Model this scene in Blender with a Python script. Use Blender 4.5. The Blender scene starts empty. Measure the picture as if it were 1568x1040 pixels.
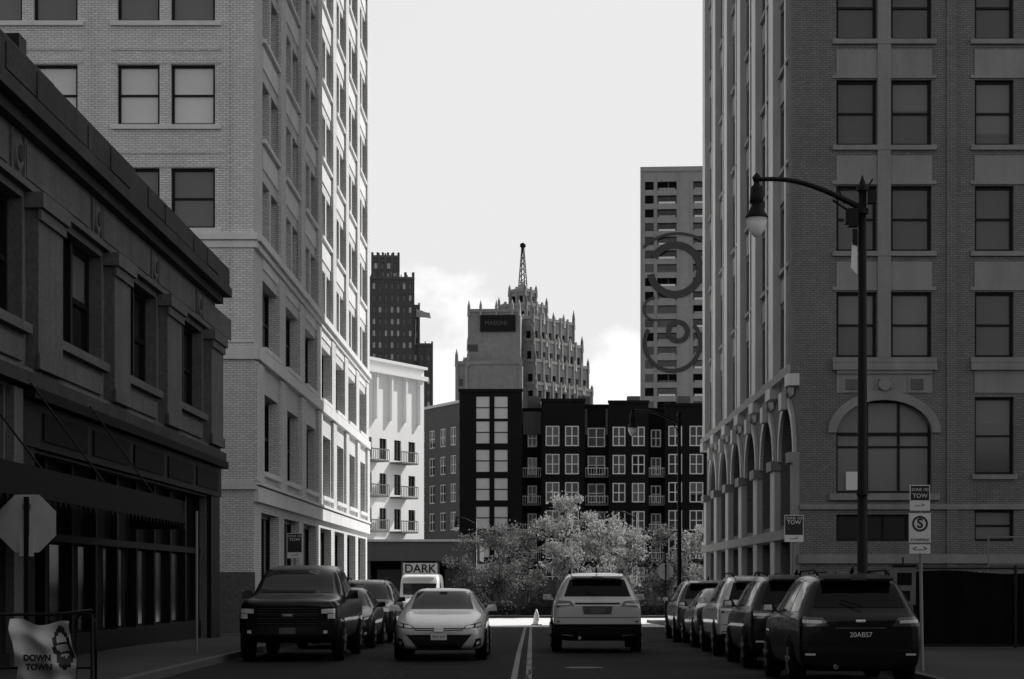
import bpy, math, random
from mathutils import Vector, Matrix
from mathutils.bvhtree import BVHTree
random.seed(7)
scene=bpy.context.scene
R=math.radians
# ------------------------------------------------------------ materials
def mat(name,c,rough=.8,var=.15,vs=1.5,bump=0.0,bs=40,brick=None,stain=0.0,metal=0,coat=0,spec=.5,trans=0,fine=0,fs=25):
    m=bpy.data.materials.new(name); m.use_nodes=True
    N=m.node_tree.nodes; L=m.node_tree.links
    b=N['Principled BSDF']; b.inputs['Roughness'].default_value=rough
    b.inputs['Metallic'].default_value=metal; b.inputs['Specular IOR Level'].default_value=spec
    b.inputs['Coat Weight'].default_value=coat; b.inputs['Coat Roughness'].default_value=.04
    tc=N.new('ShaderNodeTexCoord')
    def math_(op,a,bb):
        n=N.new('ShaderNodeMath'); n.operation=op
        for i,v in enumerate((a,bb)):
            if isinstance(v,(int,float)): n.inputs[i].default_value=v
            else: L.new(v,n.inputs[i])
        return n.outputs[0]
    def noise(scale,vec=None,det=4):
        n=N.new('ShaderNodeTexNoise'); n.inputs['Scale'].default_value=scale; n.inputs['Detail'].default_value=det
        L.new(vec or tc.outputs['Object'],n.inputs['Vector']); return n.outputs['Fac']
    v=math_('ADD',math_('MULTIPLY',noise(vs),var*2),1-var)
    if fine: v=math_('MULTIPLY',v,math_('ADD',math_('MULTIPLY',noise(fs,det=2),fine*2),1-fine))
    if stain:
        mp=N.new('ShaderNodeMapping'); mp.inputs['Scale'].default_value=(1.3,1.3,.08); L.new(tc.outputs['Object'],mp.inputs[0])
        v=math_('MULTIPLY',v,math_('ADD',math_('MULTIPLY',noise(2,mp.outputs[0]),stain*2),1-stain))
    h=None
    if brick:
        sp=N.new('ShaderNodeSeparateXYZ'); L.new(tc.outputs['Object'],sp.inputs[0])
        cb=N.new('ShaderNodeCombineXYZ'); L.new(math_('ADD',sp.outputs[0],sp.outputs[1]),cb.inputs[0]); L.new(sp.outputs[2],cb.inputs[1])
        bt=N.new('ShaderNodeTexBrick'); L.new(cb.outputs[0],bt.inputs[0])
        bt.inputs['Scale'].default_value=1; bt.inputs['Brick Width'].default_value=brick[0]; bt.inputs['Row Height'].default_value=brick[1]
        bt.inputs['Mortar Size'].default_value=brick[2]; bt.inputs['Mortar Smooth'].default_value=.3
        bt.inputs['Color1'].default_value=(1,1,1,1); bt.inputs['Color2'].default_value=(brick[3],)*3+(1,); bt.inputs['Mortar'].default_value=(brick[4],)*3+(1,)
        bw=N.new('ShaderNodeRGBToBW'); L.new(bt.outputs['Color'],bw.inputs[0])
        v=math_('MULTIPLY',v,bw.outputs[0]); h=bw.outputs[0]
    v=math_('MULTIPLY',v,c)
    cc=N.new('ShaderNodeCombineColor')
    for i in range(3): L.new(v,cc.inputs[i])
    L.new(cc.outputs[0],b.inputs['Base Color'])
    if bump or brick:
        bp=N.new('ShaderNodeBump'); bp.inputs['Strength'].default_value=bump or .3; bp.inputs['Distance'].default_value=.02
        L.new(h if h else noise(bs),bp.inputs['Height']); L.new(bp.outputs[0],b.inputs['Normal'])
    if trans:
        t=N.new('ShaderNodeBsdfTranslucent'); L.new(cc.outputs[0],t.inputs[0])
        mx=N.new('ShaderNodeMixShader'); mx.inputs[0].default_value=trans
        L.new(b.outputs[0],mx.inputs[1]); L.new(t.outputs[0],mx.inputs[2]); L.new(mx.outputs[0],N['Material Output'].inputs[0])
    return m
M={}
M['asphalt']=mat('asphalt',.017,.9,.4,.4,.5,60,fine=.4,spec=.15,fs=14)
M['asphalt2']=mat('asphalt_repair',.013,.9,.3,.4,.5,60,fine=.3,spec=.15)
M['concrete_sun']=mat('concrete_sunlit_tone',.6,.85,.15,.4,.3,60,fine=.15)
M['ground']=mat('ground_soil',.05,.95,.3,.2,.3,30,fine=.2)
M['pave']=mat('pavement',.05,.85,.25,.6,.3,40,brick=(1.5,1.5,.02,.85,.4),fine=.25,spec=.2)
M['kerb']=mat('kerb_stone',.08,.8,.2,1)
M['paint']=mat('road_paint',.20,.7,.45,3,fine=.5,spec=.2)
M['white_brick']=mat('pale_brick',.80,.8,.10,.35,.35,brick=(.22,.075,.014,.82,.5),stain=.12,fine=.18,fs=9)
M['white_stone']=mat('pale_stone',.72,.75,.14,.8,.2,30,stain=.18,fine=.15)
M['tan_brick']=mat('grey_brick',.20,.85,.18,.35,.35,brick=(.22,.075,.014,.80,.45),stain=.18,fine=.25,fs=9)
M['terra']=mat('terracotta',.23,.6,.25,.8,.25,20,stain=.25,fine=.2)
M['terra_l']=mat('terracotta_reflection_pale',.50,.4,.22,.8,.2,20,stain=.22)  # pale tone stands in for sunlight reflected onto the street-side piers
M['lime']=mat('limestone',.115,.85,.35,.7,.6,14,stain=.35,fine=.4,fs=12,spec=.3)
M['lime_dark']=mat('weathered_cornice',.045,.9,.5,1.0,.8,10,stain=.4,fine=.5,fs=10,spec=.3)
M['store']=mat('storefront_dark',.005,.7,.3,1,spec=.1)
M['store2']=mat('storefront_trim',.008,.6,.3,1,spec=.15)
M['glass']=mat('window_glass',.008,.07,.3,.4,spec=.45)
M['glass2']=mat('window_glass_grey',.05,.12,.4,.35,spec=.5)
M['sglass']=mat('shop_glass',.004,.15,.3,.4,spec=.2)
M['pane']=mat('window_screened',.085,.3,.22,.35,spec=.45,fine=.2)
M['pane_l']=mat('window_shaded_pane',.14,.3,.3,.35,spec=.5,fine=.2)
M['blind']=mat('window_blind',.15,.35,.18,.5,spec=.5)
M['blind_refl']=mat('pale_blind_and_reflection',.72,.4,.12,.5,spec=.5,fine=.1)  # pale blinds, and reflections painted into some panes
M['frame']=mat('window_frame_black',.006,.5,.1,spec=.2)
M['frame_w']=mat('window_frame_white',.85,.5,.1)
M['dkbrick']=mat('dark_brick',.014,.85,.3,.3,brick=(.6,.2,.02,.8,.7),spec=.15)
M['grpanel']=mat('grey_cladding',.12,.8,.15,.3,stain=.15)
M['white_pnl']=mat('white_stucco',.85,.8,.06,.3)
M['roof']=mat('flat_roof',.08,.9)
M['far_stone']=mat('far_limestone',.29,.9,.3,.15,stain=.2,fine=.25,fs=1.2)
M['far_blank']=mat('far_masonry',.27,.9,.2,.12,fine=.25,stain=.15,fs=1.0)
M['far_brown']=mat('far_brown_brick',.10,.9,.25,.1,fine=.25,fs=1.0)
M['far_conc']=mat('far_concrete',.34,.9,.14,.1,stain=.15,fine=.15,fs=1.0)
M['iron']=mat('cast_iron_black',.005,.5,.2,spec=.2)
M['steel']=mat('galvanised_steel',.18,.5,.2,4,metal=.4)
M['sign_w']=mat('sign_white',.8,.5,.05)
M['sign_b']=mat('sign_black',.015,.5,.05)
M['sign_back']=mat('sign_back_aluminium',.5,.5,.2,5)
M['lampglass']=mat('lamp_glass',.9,.15,.05,spec=.6)
M['car_black']=mat('car_paint_black',.005,.35,.05,coat=.4,spec=.2)
M['car_dark']=mat('car_paint_dark',.009,.35,.05,coat=.45,spec=.2)
M['car_grey']=mat('car_paint_grey',.06,.35,.05,metal=.2,coat=.6)
M['car_silver']=mat('car_paint_silver',.55,.35,.04,metal=.1,coat=.8)
M['car_white']=mat('car_paint_white',.65,.35,.04,coat=.8)
M['carglass']=mat('car_glass',.004,.05,.05,spec=.25)
M['plastic']=mat('black_plastic',.004,.65,.1,spec=.15)
M['tyre']=mat('tyre_rubber',.006,.9,.2,spec=.15)
M['rim']=mat('alloy_rim',.2,.35,.1,metal=.7)
M['chrome']=mat('chrome',.6,.15,.05,metal=1)
M['hlamp']=mat('headlamp',.7,.12,.3,18,spec=.9,coat=1)
M['tlamp']=mat('taillamp',.06,.12,.3,14,spec=.8,coat=1)
M['bark']=mat('bark',.06,.9,.3,8,.6,30)
M['leaf']=mat('leaves',.36,.7,.4,2.5,trans=.5)
M['leaf2']=mat('leaves_dark',.16,.7,.45,2.5,trans=.45)
M['hedge']=mat('hedge_leaves',.05,.8,.4,2,trans=.3)
M['cloth']=mat('banner_cloth',.6,.8,.2,3)
M['fence']=mat('fence_screen',.005,.9,.4,1.2,spec=.1)
M['mural']=mat('mural_paint',.06,.85,.15)
# ------------------------------------------------------------ mesh builder
class MB:
    def __init__(s): s.v=[];s.f=[];s.m=[];s.mats=[];s.sm=[]
    def mi(s,m):
        if m not in s.mats: s.mats.append(m)
        return s.mats.index(m)
    def poly(s,pts,m,sm=False):
        i=len(s.v); s.v+= [tuple(p) for p in pts]; s.f.append(tuple(range(i,i+len(pts)))); s.m.append(s.mi(m)); s.sm.append(sm)
    def hexa(s,p,m):
        i=len(s.v); s.v+=[tuple(q) for q in p]
        for f in ((0,3,2,1),(4,5,6,7),(0,1,5,4),(1,2,6,5),(2,3,7,6),(3,0,4,7)):
            s.f.append(tuple(i+k for k in f)); s.m.append(s.mi(m)); s.sm.append(False)
    def box(s,x0,x1,y0,y1,z0,z1,m):
        s.hexa([(x0,y0,z0),(x1,y0,z0),(x1,y1,z0),(x0,y1,z0),(x0,y0,z1),(x1,y0,z1),(x1,y1,z1),(x0,y1,z1)],m)
    def tube(s,pts,rad,m,n=10,cap=True):
        pts=[Vector(p) for p in pts]
        if isinstance(rad,(int,float)): rad=[rad]*len(pts)
        base=len(s.v); k=s.mi(m)
        for j,p in enumerate(pts):
            a=pts[max(j-1,0)]; b=pts[min(j+1,len(pts)-1)]
            t=(b-a); t=t.normalized() if t.length>1e-6 else Vector((0,0,1))
            r=Vector((1,0,0)) if abs(t.x)<.8 else Vector((0,1,0))
            u=t.cross(r).normalized(); w=t.cross(u)
            for i in range(n):
                an=2*math.pi*i/n
                s.v.append(tuple(p+(u*math.cos(an)+w*math.sin(an))*rad[j]))
        for j in range(len(pts)-1):
            for i in range(n):
                a=base+j*n+i; b=base+j*n+(i+1)%n
                s.f.append((a,b,b+n,a+n)); s.m.append(k); s.sm.append(True)
        if cap:
            s.f.append(tuple(base+i for i in range(n))); s.m.append(k); s.sm.append(False)
            e=base+(len(pts)-1)*n
            s.f.append(tuple(e+i for i in range(n))); s.m.append(k); s.sm.append(False)
    def obj(s,name,parent=None):
        me=bpy.data.meshes.new(name); me.from_pydata(s.v,[],s.f)
        for m in s.mats: me.materials.append(M[m])
        me.polygons.foreach_set('material_index',s.m); me.polygons.foreach_set('use_smooth',s.sm); me.update()
        o=bpy.data.objects.new(name,me); scene.collection.objects.link(o)
        if parent: o.parent=parent
        return o
def empty(name,loc=(0,0,0),rz=0):
    e=bpy.data.objects.new(name,None); e.location=loc; e.rotation_euler=(0,0,rz); e.empty_display_size=.5
    scene.collection.objects.link(e); return e
def text(name,body,size,loc,rot,m,parent,ext=.002,bold=0.0):
    c=bpy.data.curves.new(name,'FONT'); c.body=body; c.size=size; c.extrude=ext; c.align_x='CENTER'; c.align_y='CENTER'; c.offset=bold
    o=bpy.data.objects.new(name,c); o.location=loc; o.rotation_euler=rot; c.materials.append(M[m])
    scene.collection.objects.link(o); o.parent=parent; return o
def gz(y):
    if y<45: return 0.0
    if y<105: return -.6*(y-45)/60
    return -.6
# ------------------------------------------------------------ facade
class Fac:
    def __init__(s,ox,oy,ux,uy,sg=1,wall=None,win=None):
        l=math.hypot(ux,uy); s.o=(ox,oy); s.u=(ux/l,uy/l); s.n=(s.u[1]*sg,-s.u[0]*sg)
        s.W=wall or MB(); s.G=win or MB()
    def pt(s,u,z,d): return (s.o[0]+s.u[0]*u+s.n[0]*d, s.o[1]+s.u[1]*u+s.n[1]*d, z)
    def bx(s,u0,u1,z0,z1,d0,d1,m,mb=None):
        (mb or s.W).hexa([s.pt(u0,z0,d0),s.pt(u1,z0,d0),s.pt(u1,z0,d1),s.pt(u0,z0,d1),s.pt(u0,z1,d0),s.pt(u1,z1,d0),s.pt(u1,z1,d1),s.pt(u0,z1,d1)],m)
    def q(s,u0,u1,z0,z1,d,m,mb=None):
        (mb or s.W).poly([s.pt(u0,z0,d),s.pt(u1,z0,d),s.pt(u1,z1,d),s.pt(u0,z1,d)],m)
    def wall(s,u0,u1,z0,z1,ops,m,depth=.25,rev=None):
        rev=rev or m
        us=sorted(set([u0,u1]+[o[0] for o in ops]+[o[1] for o in ops])); zs=sorted(set([z0,z1]+[o[2] for o in ops]+[o[3] for o in ops]))
        for j in range(len(zs)-1):
            zc=(zs[j]+zs[j+1])/2; row=[o for o in ops if o[2]<zc<o[3]]; st=None
            for i in range(len(us)-1):
                uc=(us[i]+us[i+1])/2; hole=any(o[0]<uc<o[1] for o in row)
                if hole:
                    if st is not None: s.q(st,us[i],zs[j],zs[j+1],0,m); st=None
                elif st is None: st=us[i]
            if st is not None: s.q(st,us[-1],zs[j],zs[j+1],0,m)
        for a,b,c,e in [o[:4] for o in ops]:
            for p in (((a,c,0),(a,e,0),(a,e,-depth),(a,c,-depth)),((b,c,0),(b,e,0),(b,e,-depth),(b,c,-depth)),
                      ((a,c,0),(b,c,0),(b,c,-depth),(a,c,-depth)),((a,e,0),(b,e,0),(b,e,-depth),(a,e,-depth))):
                s.W.poly([s.pt(*x) for x in p],rev)
    def win(s,a,b,c,e,depth=.25,nu=1,rail=True,fr='frame',t=.06,blind=.5,bl='blind',gl='glass',nz=1):
        d=-depth; dr=random.random()
        zb=e-(e-c)*random.choice([.0,.2,.33,.45,.5,.62,.8,1.0]) if random.random()<blind else e
        zb=max(zb,c)
        if zb>c+.01: s.q(a,b,c,zb,d,gl if (dr>.3 or gl in('pane','pane_l','blind_refl','sglass')) else 'glass2',s.G)
        if zb<e-.01: s.q(a,b,max(zb,c),e,d,bl,s.G)
        f0,f1=d+.003,d+.07
        s.bx(a,a+t,c,e,f0,f1,fr,s.G); s.bx(b-t,b,c,e,f0,f1,fr,s.G)
        s.bx(a+t,b-t,c,c+t,f0,f1,fr,s.G); s.bx(a+t,b-t,e-t,e,f0,f1,fr,s.G)
        for i in range(1,nu):
            u=a+(b-a)*i/nu; s.bx(u-t/2,u+t/2,c+t,e-t,f0,f1-.004,fr,s.G)
        if rail:
            for k in range(1,nz+1):
                z=c+(e-c)*k/(nz+1); s.bx(a+t,b-t,z-t*.4,z+t*.4,f0,f1-.01,fr,s.G)
    def arch(s,a,b,zs,zt,m,depth,n=14,ring=None,rw=.25):
        w=(b-a)/2; r=zt-zs; P=[]
        for i in range(n+1):
            t=-math.cos(math.pi*i/n); P.append((a+w+w*t, zs+r*math.sqrt(max(0,1-t*t))))
        for (ua,za),(ub,zb) in zip(P,P[1:]):
            s.W.poly([s.pt(ua,za,0),s.pt(ub,zb,0),s.pt(ub,zt+.001,0),s.pt(ua,zt+.001,0)],m)
            s.W.poly([s.pt(ua,za,0),s.pt(ub,zb,0),s.pt(ub,zb,-depth+.08),s.pt(ua,za,-depth+.08)],m)
        if ring:
            Q=[]
            for i in range(n+1):
                an=math.pi*(1-i/n); Q.append((math.cos(an),math.sin(an)))
            for (c0,s0),(c1,s1) in zip(Q,Q[1:]):
                i0=(a+w+w*c0,zs+r*s0); i1=(a+w+w*c1,zs+r*s1)
                o0=(a+w+(w+rw)*c0,zs+(r+rw)*s0); o1=(a+w+(w+rw)*c1,zs+(r+rw)*s1)
                s.W.hexa([s.pt(i0[0],i0[1],.002),s.pt(i1[0],i1[1],.002),s.pt(o1[0],o1[1],.002),s.pt(o0[0],o0[1],.002),
                          s.pt(i0[0],i0[1],.12),s.pt(i1[0],i1[1],.12),s.pt(o1[0],o1[1],.12),s.pt(o0[0],o0[1],.12)],ring)
    def done(s,parent,a='walls',b='windows'):
        s.W.obj(a,parent)
        if s.G.v: s.G.obj(b,parent)

# ------------------------------------------------------------ ground, road, pavement
YB=[-60,0,20,45,65,86,105]
g=MB()
ys=[-2500]+YB+[2500]
for a,b in zip(ys,ys[1:]): g.poly([(-2500,a,gz(a)-.004),(2500,a,gz(a)-.004),(2500,b,gz(b)-.004),(-2500,b,gz(b)-.004)],'ground')
g.obj('ground')
g=MB()
for a,b in zip(YB[:-1],YB[1:-1]): g.poly([(-6.1,a,gz(a)),(6.1,a,gz(a)),(6.1,b,gz(b)),(-6.1,b,gz(b))],'asphalt')
g.obj('road')
g=MB(); g.poly([(-6.1,86,gz(86)),(6.1,86,gz(86)),(6.1,105,gz(105)),(-6.1,105,gz(105))],'concrete_sun')  # road end coloured pale so the sunlit strip reads bright
g.poly([(-150,105,-.6),(150,105,-.6),(150,117,-.6),(-150,117,-.6)],'concrete_sun')
g.obj('cross_street')
g=MB()
for xx in (-.30,-.06):
    for a,b in zip(YB[1:],YB[2:]):
        b=min(b,86)
        if a<86: g.poly([(xx-.05,a,gz(a)+.004),(xx+.05,a,gz(a)+.004),(xx+.05,b,gz(b)+.004),(xx-.05,b,gz(b)+.004)],'paint')
g.obj('road_markings')
g=MB()
for (x0,x1,y0,y1) in ((-3.6,-1.2,30,33.5),(2.2,3.2,24,29.5)):
    g.poly([(x0,y0,.004),(x1,y0,.004),(x1,y1,.004),(x0,y1,.004)],'asphalt2')
rnd=random.Random(12)
for k in range(5):   # tar-sealed cracks
    x=rnd.uniform(-3,3.2); y=rnd.uniform(27,34); dx=0
    for j in range(16):
        nx_=x+rnd.gauss(0,.07); g.poly([(x-.02,y,.009),(x+.02,y,.009),(nx_+.02,y+.7,.009),(nx_-.02,y+.7,.009)],'store'); x=nx_; y+=.7
        if y>44: break
g.obj('road_repair_patch')
g=MB(); n=20
g.poly([(.95+.36*math.cos(6.283*i/n),36+.36*math.sin(6.283*i/n),.014) for i in range(n)],'iron'); g.obj('manhole_cover')
for nm,xa,xb,kx0,kx1 in (('pavement',-60,-6.25,-6.25,-6.1),('pavement',6.25,60,6.1,6.25)):
    g=MB(); yl=YB[:-1]+[104.5]
    for a,b in zip(yl,yl[1:]):
        za,zb=gz(a)+.13,gz(b)+.13
        g.hexa([(xa,a,za-.3),(xb,a,za-.3),(xb,b,zb-.3),(xa,b,zb-.3),(xa,a,za),(xb,a,za),(xb,b,zb),(xa,b,zb)],'pave')
        g.hexa([(kx0,a,za-.3),(kx1,a,za-.3),(kx1,b,zb-.3),(kx0,b,zb-.3),(kx0,a,za+.003),(kx1,a,za+.003),(kx1,b,zb+.003),(kx0,b,zb+.003)],'kerb')
    g.obj(nm)
g=MB(); g.box(-150,150,117,119.5,-.9,-.47,'pave'); g.obj('far_pavement')

# ------------------------------------------------------------ left tall building
B=empty('pale_brick_office_building')
X0=-9.1; Y0=64.0
f=Fac(-40,Y0,1,0)
ops=[]; rows=[(13.13+3.38*k,15.1+3.38*k) for k in range(-2,9)]
def F(x): return x+40
cols=[]
for k in range(6):
    cols+= [(F(-13.55-4.49*k),F(-12.17-4.49*k)),(F(-11.8-4.49*k),F(-10.36-4.49*k))]
for a,b in cols:
    for c,e in rows: ops.append((a,b,c,e))
f.wall(0,F(X0),-1,46,ops,'white_brick',.28)
for o in ops:
    k=round((o[2]-13.13)/3.38)
    if k==1: f.win(*o,depth=.24,t=.085,blind=.5,bl='blind_refl',gl='blind_refl')
    else: f.win(*o,depth=.24,t=.085,blind=.6,bl='blind',gl='pane_l')
for k in range(6):
    u0=F(-13.75-4.49*k); u1=F(-10.16-4.49*k)
    for c,e in rows:
        f.bx(u0,u1,c-.16,c-.01,.002,.12,'white_stone')
        f.bx(u0,u1,e+.02,e+.22,.002,.03,'white_brick')
        f.bx(u0,u1,c-.95,c-.87,.002,.04,'white_brick')
    for uu in (u0-.35,u1+.3): f.bx(uu,uu+.05,9.6,46,.002,.03,'white_brick')
for z0,z1,d in ((12.75,12.97,.14),(12.5,12.7,.06),(8.85,9.25,.12),(9.4,9.5,.05),(4.6,4.85,.1),(27.0,27.4,.2)):
    f.bx(0,F(X0)+d,z0,z1,.002,d,'white_stone')
f.bx(0,F(X0)+.05,-1,1.9,.002,.05,'lime')
s=Fac(X0,Y0,0,1,1,f.W,f.G)
LEN=44
ops=[]; wide=[]
P=6.1
for k in range(7):
    u=2.1+P*k
    for c,e in rows[2:]:
        ops.append((u,u+1.75,c,e)); ops.append((u+2.2,u+3.95,c,e))
    wide.append((u,u+3.95,9.5,11.75)); wide.append((u,u+3.95,5.3,7.95))
    wide.append((u-.3,u+4.3,.5,3.9))
s.wall(0,LEN,-1,46,ops+wide,'white_brick',.42)
for o in ops: s.win(*o,depth=.37,t=.10,blind=.25)
for o in wide: s.win(*o,depth=.39,nu=3,t=.12,blind=.12,rail=o[2]>5)
for k in range(8):
    u=-.0+P*k
    if k>0: s.bx(u-.10,u+1.3,13.0,45,.002,.14,'white_brick')
    s.bx(u+.25 if k else .0,u+1.75,4.9,8.8,.002,.12,'white_brick')
    if k>0: s.bx(u-.05,u+1.6,9.3,12.45,.002,.08,'white_brick')
for k in range(7):
    u=2.1+P*k
    for c,e in rows[2:]:
        s.bx(u-.1,u+4.05,c-.15,c-.01,.002,.13,'white_stone'); s.bx(u,u+3.95,c-1.0,c-.3,.002,.04,'white_stone')
    for z in (9.5,5.3): s.bx(u-.1,u+4.05,z-.17,z-.01,.002,.15,'white_stone')
for z0,z1,d in ((12.72,12.97,.24),(12.5,12.7,.13),(8.85,9.25,.2),(4.2,4.7,.16),(4.75,4.85,.22)):
    s.bx(0,LEN,z0,z1,.002,d,'white_stone')
f.W.box(-39.6,X0-.5,Y0+.5,Y0+LEN,-1,46,'roof')
f.done(B)

# ------------------------------------------------------------ right building
B=empty('terracotta_loft_building')
X0=9.0; Y0=66.0; TH=58
f=Fac(X0,Y0,1,0)
cols=[(1.24,2.60),(3.08,4.45)]
c2=[]
for k in range(10): c2+= [(5.90+4.7*k,7.22+4.7*k),(7.75+4.7*k,9.1+4.7*k)]
rows=[(9.14+3.57*k,11.34+3.57*k) for k in range(0,13)]
ops=[(a,b,c,e) for a,b in cols+c2 for c,e in rows]
low=[(a,b,5.2,7.8) for a,b in c2]+[(a,b,2.95,4.0) for a,b in c2]
archo=(1.24,4.45,4.57,7.7)
low3=[(1.24,4.45,2.95,3.85)]
f.wall(0,54,-1,TH,ops+low+low3+[archo],'tan_brick',.3)
for o in ops: f.win(*o,depth=.26,t=.095,blind=.25,bl='blind',gl='pane')
for o in low: f.win(*o,depth=.26,t=.08,blind=.3)
f.win(*low3[0],depth=.26,nu=4,t=.08,blind=.4,rail=False)
f.win(*archo,depth=.3,nu=3,t=.08,blind=0,gl='pane_l'); f.arch(1.24,4.45,6.6,7.7,'tan_brick',.3,ring='terra',rw=.3)
f.bx(1.24,4.45,6.52,6.62,-.29,-.2,'frame',f.G)
f.q(1.6,2.0,4.68,5.3,-.24,'blind_refl',f.G)  # pale patch painted as a bright reflection low in the arched window
for a,b in [(1.1,4.6)]+[(5.75+4.7*k,9.25+4.7*k) for k in range(10)]:
    for c,e in rows:
        f.bx(a,b,c-.17,c-.01,.002,.12,'terra'); f.bx(a+.14,b-.14,c-1.2,c-.35,.002,.035,'terra'); f.bx(a,b,e+.05,e+.17,.002,.06,'terra')
    f.bx(a,b,8.7,8.95,.002,.2,'terra')
for a,b in c2: f.bx(a-.1,b+.1,5.03,5.19,.002,.1,'terra')
f.bx(1.0,4.7,4.33,4.55,.002,.14,'terra')
f.bx(2.62,3.06,9.14,TH-1,.003,.10,'terra'); f.bx(4.95,5.3,-1,TH-1,.002,.07,'tan_brick')
for cx in (1.75,2.85,3.95):
    f.bx(cx-.32,cx+.32,7.95,8.5,.002,.06,'terra'); f.bx(cx-.2,cx+.2,8.05,8.4,.06,.11,'lime')
f.W.tube([f.pt(2.85,8.22,.1),f.pt(2.85,8.22,.2)],.22,'terra',10)
f.bx(1.24,4.45,8.58,8.69,.002,.12,'terra')
f.bx(-.06,54,2.2,2.5,.002,.12,'terra'); f.bx(-.05,54,-1,1.6,.002,.05,'lime')
f.bx(0,54,4.02,4.2,.002,.09,'terra')
s=Fac(X0,Y0,0,1,-1,f.W,f.G)
LEN=35
ops=[];ar=[];st=[]
P=5.6
for k in range(6):
    u=1.0+P*k
    for c,e in rows: ops+= [(u,u+1.7,c,e),(u+2.1,u+3.8,c,e)]
    ar.append((u,u+3.8,3.6,7.7)); st.append((u,u+3.8,.4,3.0))
s.wall(0,LEN,-1,TH,ops+ar+st,'tan_brick',.4)
for o in ops: s.win(*o,depth=.34,t=.09,blind=.15)
for o in ar:
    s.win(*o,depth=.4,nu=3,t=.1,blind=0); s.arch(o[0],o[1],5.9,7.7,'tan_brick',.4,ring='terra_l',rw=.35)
for o in st: s.win(*o,depth=.35,nu=2,t=.1,blind=0,rail=False)
for k in range(7):
    u=P*k
    a=max(u-.55,0.0); b=min(u+.75,LEN)
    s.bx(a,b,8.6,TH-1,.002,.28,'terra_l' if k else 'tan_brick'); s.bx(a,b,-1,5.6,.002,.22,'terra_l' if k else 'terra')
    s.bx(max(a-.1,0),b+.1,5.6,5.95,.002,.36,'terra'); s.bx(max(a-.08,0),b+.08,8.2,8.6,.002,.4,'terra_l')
for k in range(6):
    u=1.0+P*k
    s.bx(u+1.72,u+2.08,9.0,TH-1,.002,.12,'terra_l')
    for c,e in rows: 
        s.bx(u,u+1.7,c-.15,c-.01,.002,.14,'terra'); s.bx(u+2.1,u+3.8,c-.15,c-.01,.002,.14,'terra')
        s.bx(u,u+1.7,c-1.15,c-.35,.002,.06,'terra'); s.bx(u+2.1,u+3.8,c-1.15,c-.35,.002,.06,'terra')
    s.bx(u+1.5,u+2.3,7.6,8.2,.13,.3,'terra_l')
s.bx(0,LEN,8.62,8.9,.29,.34,'terra'); s.bx(0,LEN,3.05,3.4,.225,.3,'terra')
f.W.box(X0+.6,X0+54,Y0+.5,Y0+LEN,-1,TH,'roof')
f.done(B)

# ------------------------------------------------------------ left low building
B=empty('limestone_storefront_building')
s=Fac(-8.9,18,0,1,1)
def U(y): return y-18
wins=[(U(18.6),U(22.0)),(U(24.2),U(28.1)),(U(30.3),U(34.2)),(U(36.5),U(40.5)),(U(42.6),U(46.4)),(U(48.8),U(52.8))]
ops=[(a,b,6.1,8.3) for a,b in wins]
gf=[(U(18.4),U(22.0),3.45,4.9),(U(24.2),U(28.1),3.45,4.9),(U(30.0),U(33.0),3.45,4.9)]
gd=[(U(19),U(27.8),.4,2.9),(U(28.4),U(33.2),.1,2.9),(U(34.6),U(53.6),.05,3.9)]
s.wall(0,37,-.5,9.7,ops+gf+gd,'lime',.35)
for o in ops:
    a,b,c,e=o; m=(a+b)/2
    s.win(a,m-.08,c,e,depth=.33,nu=1,t=.12,blind=.5,gl='glass',bl='pane_l'); s.win(m+.08,b,c,e,depth=.33,nu=1,t=.12,blind=.5,gl='glass',bl='pane_l')
    s.bx(m-.08,m+.08,c,e,-.33,-.15,'store2')
for o in gf: s.win(*o,depth=.3,nu=3,t=.08,blind=0,gl='pane_l')
for o in gd:
    a,b,c,e=o; n=max(2,int((b-a)/2.1)); s.q(a,b,c,e,-.35,'store',s.G)
    for i in range(n+1):
        u=a+(b-a)*i/n; s.bx(max(a,u-.09),min(b,u+.09),c,e,-.345,-.2,'store2',s.G)
    s.bx(a,b,c,c+.5,-.345,-.16,'store2',s.G); s.bx(a,b,2.35,2.5,-.345,-.17,'store2',s.G)
for i in range(8):
    u0=U(35.0)+i*2.35; s.q(u0+.15,u0+1.95,.6,2.3,-.34,'sglass',s.G)
for a,b in ((U(33.7),U(34.6)),(U(53.6),37.05)): s.bx(a,b,-.4,3.94,.003,.12,'store2')
s.bx(U(33.7),37.1,3.95,4.75,.003,.16,'store2'); s.bx(U(33.7),37.2,4.76,4.95,.003,.35,'store')
for i in range(5): s.bx(U(35+i*4),U(38.4+i*4),4.1,4.6,.165,.19,'store')
s.bx(0,U(33.6),3.1,3.4,.003,.2,'store2'); s.bx(U(33.1),U(33.7),-.4,4.9,.003,.15,'lime')
s.bx(0,U(33.0),-.4,.39,.003,.1,'store2')
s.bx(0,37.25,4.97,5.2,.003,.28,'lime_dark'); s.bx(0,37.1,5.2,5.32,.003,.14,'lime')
for a,b in zip([0]+[w[1] for w in wins],[w[0] for w in wins]+[37.05]):
    l=b>=37
    s.bx(a+.25,b if l else b-.25,5.33,8.15,.003,.22,'lime'); s.bx(a+.12,b+.1 if l else b-.12,8.15,8.42,.003,.34,'lime')
    s.bx(a+.2,b+.05 if l else b-.2,7.95,8.14,.225,.28,'lime')
    s.bx(a+.18,b+.05 if l else b-.18,5.33,5.6,.225,.27,'lime')
for a,b in wins:
    s.bx(a-.1,b+.1,5.92,6.09,.003,.16,'lime'); s.bx(a+.2,b-.2,5.42,5.8,.003,.07,'lime')
s.bx(0,37.1,8.44,8.56,.003,.14,'lime')
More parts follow.
